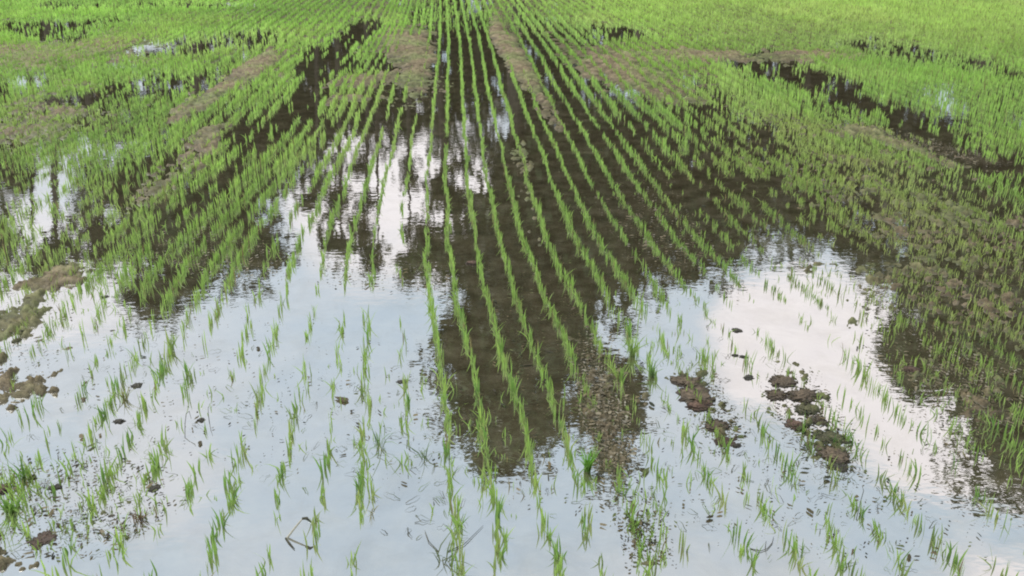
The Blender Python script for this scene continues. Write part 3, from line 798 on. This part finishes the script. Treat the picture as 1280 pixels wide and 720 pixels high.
# ------------------------------------------------------------------ sky and sun
SUN_EL, SUN_AZ = math.radians(52), math.radians(-55)     # azimuth measured from +Y towards +X
w = bpy.data.worlds.new('World'); SC.world = w; w.use_nodes = True
nt = w.node_tree; L = nt.links.new
for n in list(nt.nodes): nt.nodes.remove(n)
out = nt.nodes.new('ShaderNodeOutputWorld'); bg = nt.nodes.new('ShaderNodeBackground'); L(bg.outputs[0], out.inputs[0])
sky = N(nt, 'ShaderNodeTexSky', sky_type='NISHITA', sun_disc=False, sun_elevation=SUN_EL, sun_rotation=SUN_AZ, air_density=1.0, dust_density=1.5)
sc_ = N(nt, 'ShaderNodeMix', data_type='RGBA', blend_type='MULTIPLY'); sc_.inputs[0].default_value = 1
L(sky.outputs[0], sc_.inputs[6]); sc_.inputs[7].default_value = (.12 * 10, .12 * 10, .12 * 10, 1)
tc = N(nt, 'ShaderNodeTexCoord')
mp = N(nt, 'ShaderNodeMapping'); mp.inputs['Scale'].default_value = (1, 1, 2.2); L(tc.outputs['Generated'], mp.inputs[0])
cn = N(nt, 'ShaderNodeTexNoise', Scale=2.6, Detail=6.0, Roughness=.5); L(mp.outputs[0], cn.inputs['Vector'])
def sky_dir(px_, py_):
    a = (px_ - 640) / F; b = (py_ - 360) / F
    d = Vector((a, CP - b * SP, SP + b * CP)); return d.normalized()
# cloud banks: bright ones low over the trees and to the right
def bank(px_, py_, c0, c1, strength):
    dt = N(nt, 'ShaderNodeVectorMath', operation='DOT_PRODUCT'); nv = N(nt, 'ShaderNodeVectorMath', operation='NORMALIZE')
    L(tc.outputs['Generated'], nv.inputs[0]); L(nv.outputs[0], dt.inputs[0]); dt.inputs[1].default_value = sky_dir(px_, py_)
    ad = N(nt, 'ShaderNodeMath', operation='MULTIPLY_ADD'); L(cn.outputs[0], ad.inputs[0]); ad.inputs[1].default_value = .05; L(dt.outputs['Value'], ad.inputs[2])
    mr = N(nt, 'ShaderNodeMapRange', clamp=True, interpolation_type='SMOOTHSTEP'); L(ad.outputs[0], mr.inputs[0])
    mr.inputs[1].default_value = math.cos(math.radians(c0)) + .025; mr.inputs[2].default_value = math.cos(math.radians(c1)) + .025
    mr.inputs[3].default_value = 0; mr.inputs[4].default_value = strength
    return mr.outputs[0]
def maxi(a, b):
    m = N(nt, 'ShaderNodeMath', operation='MAXIMUM'); L(a, m.inputs[0]); L(b, m.inputs[1]); return m.outputs[0]
base_c = N(nt, 'ShaderNodeMapRange', clamp=True); L(cn.outputs[0], base_c.inputs[0])
base_c.inputs[1].default_value = .35; base_c.inputs[2].default_value = .7; base_c.inputs[3].default_value = .35; base_c.inputs[4].default_value = .8
fac = base_c.outputs[0]
for b_ in ((1020, 420, 9, 2, 1.), (1180, 580, 8, 2, 1.), (500, 230, 12, 3, 1.), (60, 250, 12, 3, .9), (180, 620, 9, 2, .8), (1240, 660, 8, 2, 1.)):
    fac = maxi(fac, bank(*b_))
cr = ramp(nt, fac, [(0, (.53, .67, .81)), (.45, (.70, .81, .90)), (.8, (.90, .92, .95)), (1, (1.25, 1.15, 1.12))])
fin = N(nt, 'ShaderNodeMix', data_type='RGBA'); fin.inputs[0].default_value = .88
sc_.inputs[7].default_value = (.12, .12, .12, 1)
L(sc_.outputs[2], fin.inputs[6]); L(cr, fin.inputs[7])
L(fin.outputs[2], bg.inputs[0]); bg.inputs[1].default_value = 1.0

sd = bpy.data.lights.new('sun', 'SUN'); sd.energy = 2.5; sd.angle = math.radians(12); sd.color = (1, .95, .86)
so = bpy.data.objects.new('sun', sd); C.objects.link(so)
dirv = Vector((math.sin(SUN_AZ) * math.cos(SUN_EL), math.cos(SUN_AZ) * math.cos(SUN_EL), math.sin(SUN_EL)))
so.rotation_euler = dirv.to_track_quat('Z', 'Y').to_euler(); so.location = dirv * 50

# ------------------------------------------------------------------ camera
cd = bpy.data.cameras.new('camera'); cam = bpy.data.objects.new('camera', cd); C.objects.link(cam)
cd.sensor_width = 36; cd.lens = 36 * F / 1280; cd.clip_start = .05; cd.clip_end = 4000
cam.location = (0, 0, CAM_H); cam.rotation_euler = (math.pi / 2 - P, 0, 0)
SC.camera = cam
SC.view_settings.view_transform = 'Standard'; SC.view_settings.look = 'None'; SC.view_settings.exposure = 0
SC.cycles.max_bounces = 6
SC.cycles.filter_width = 2.0
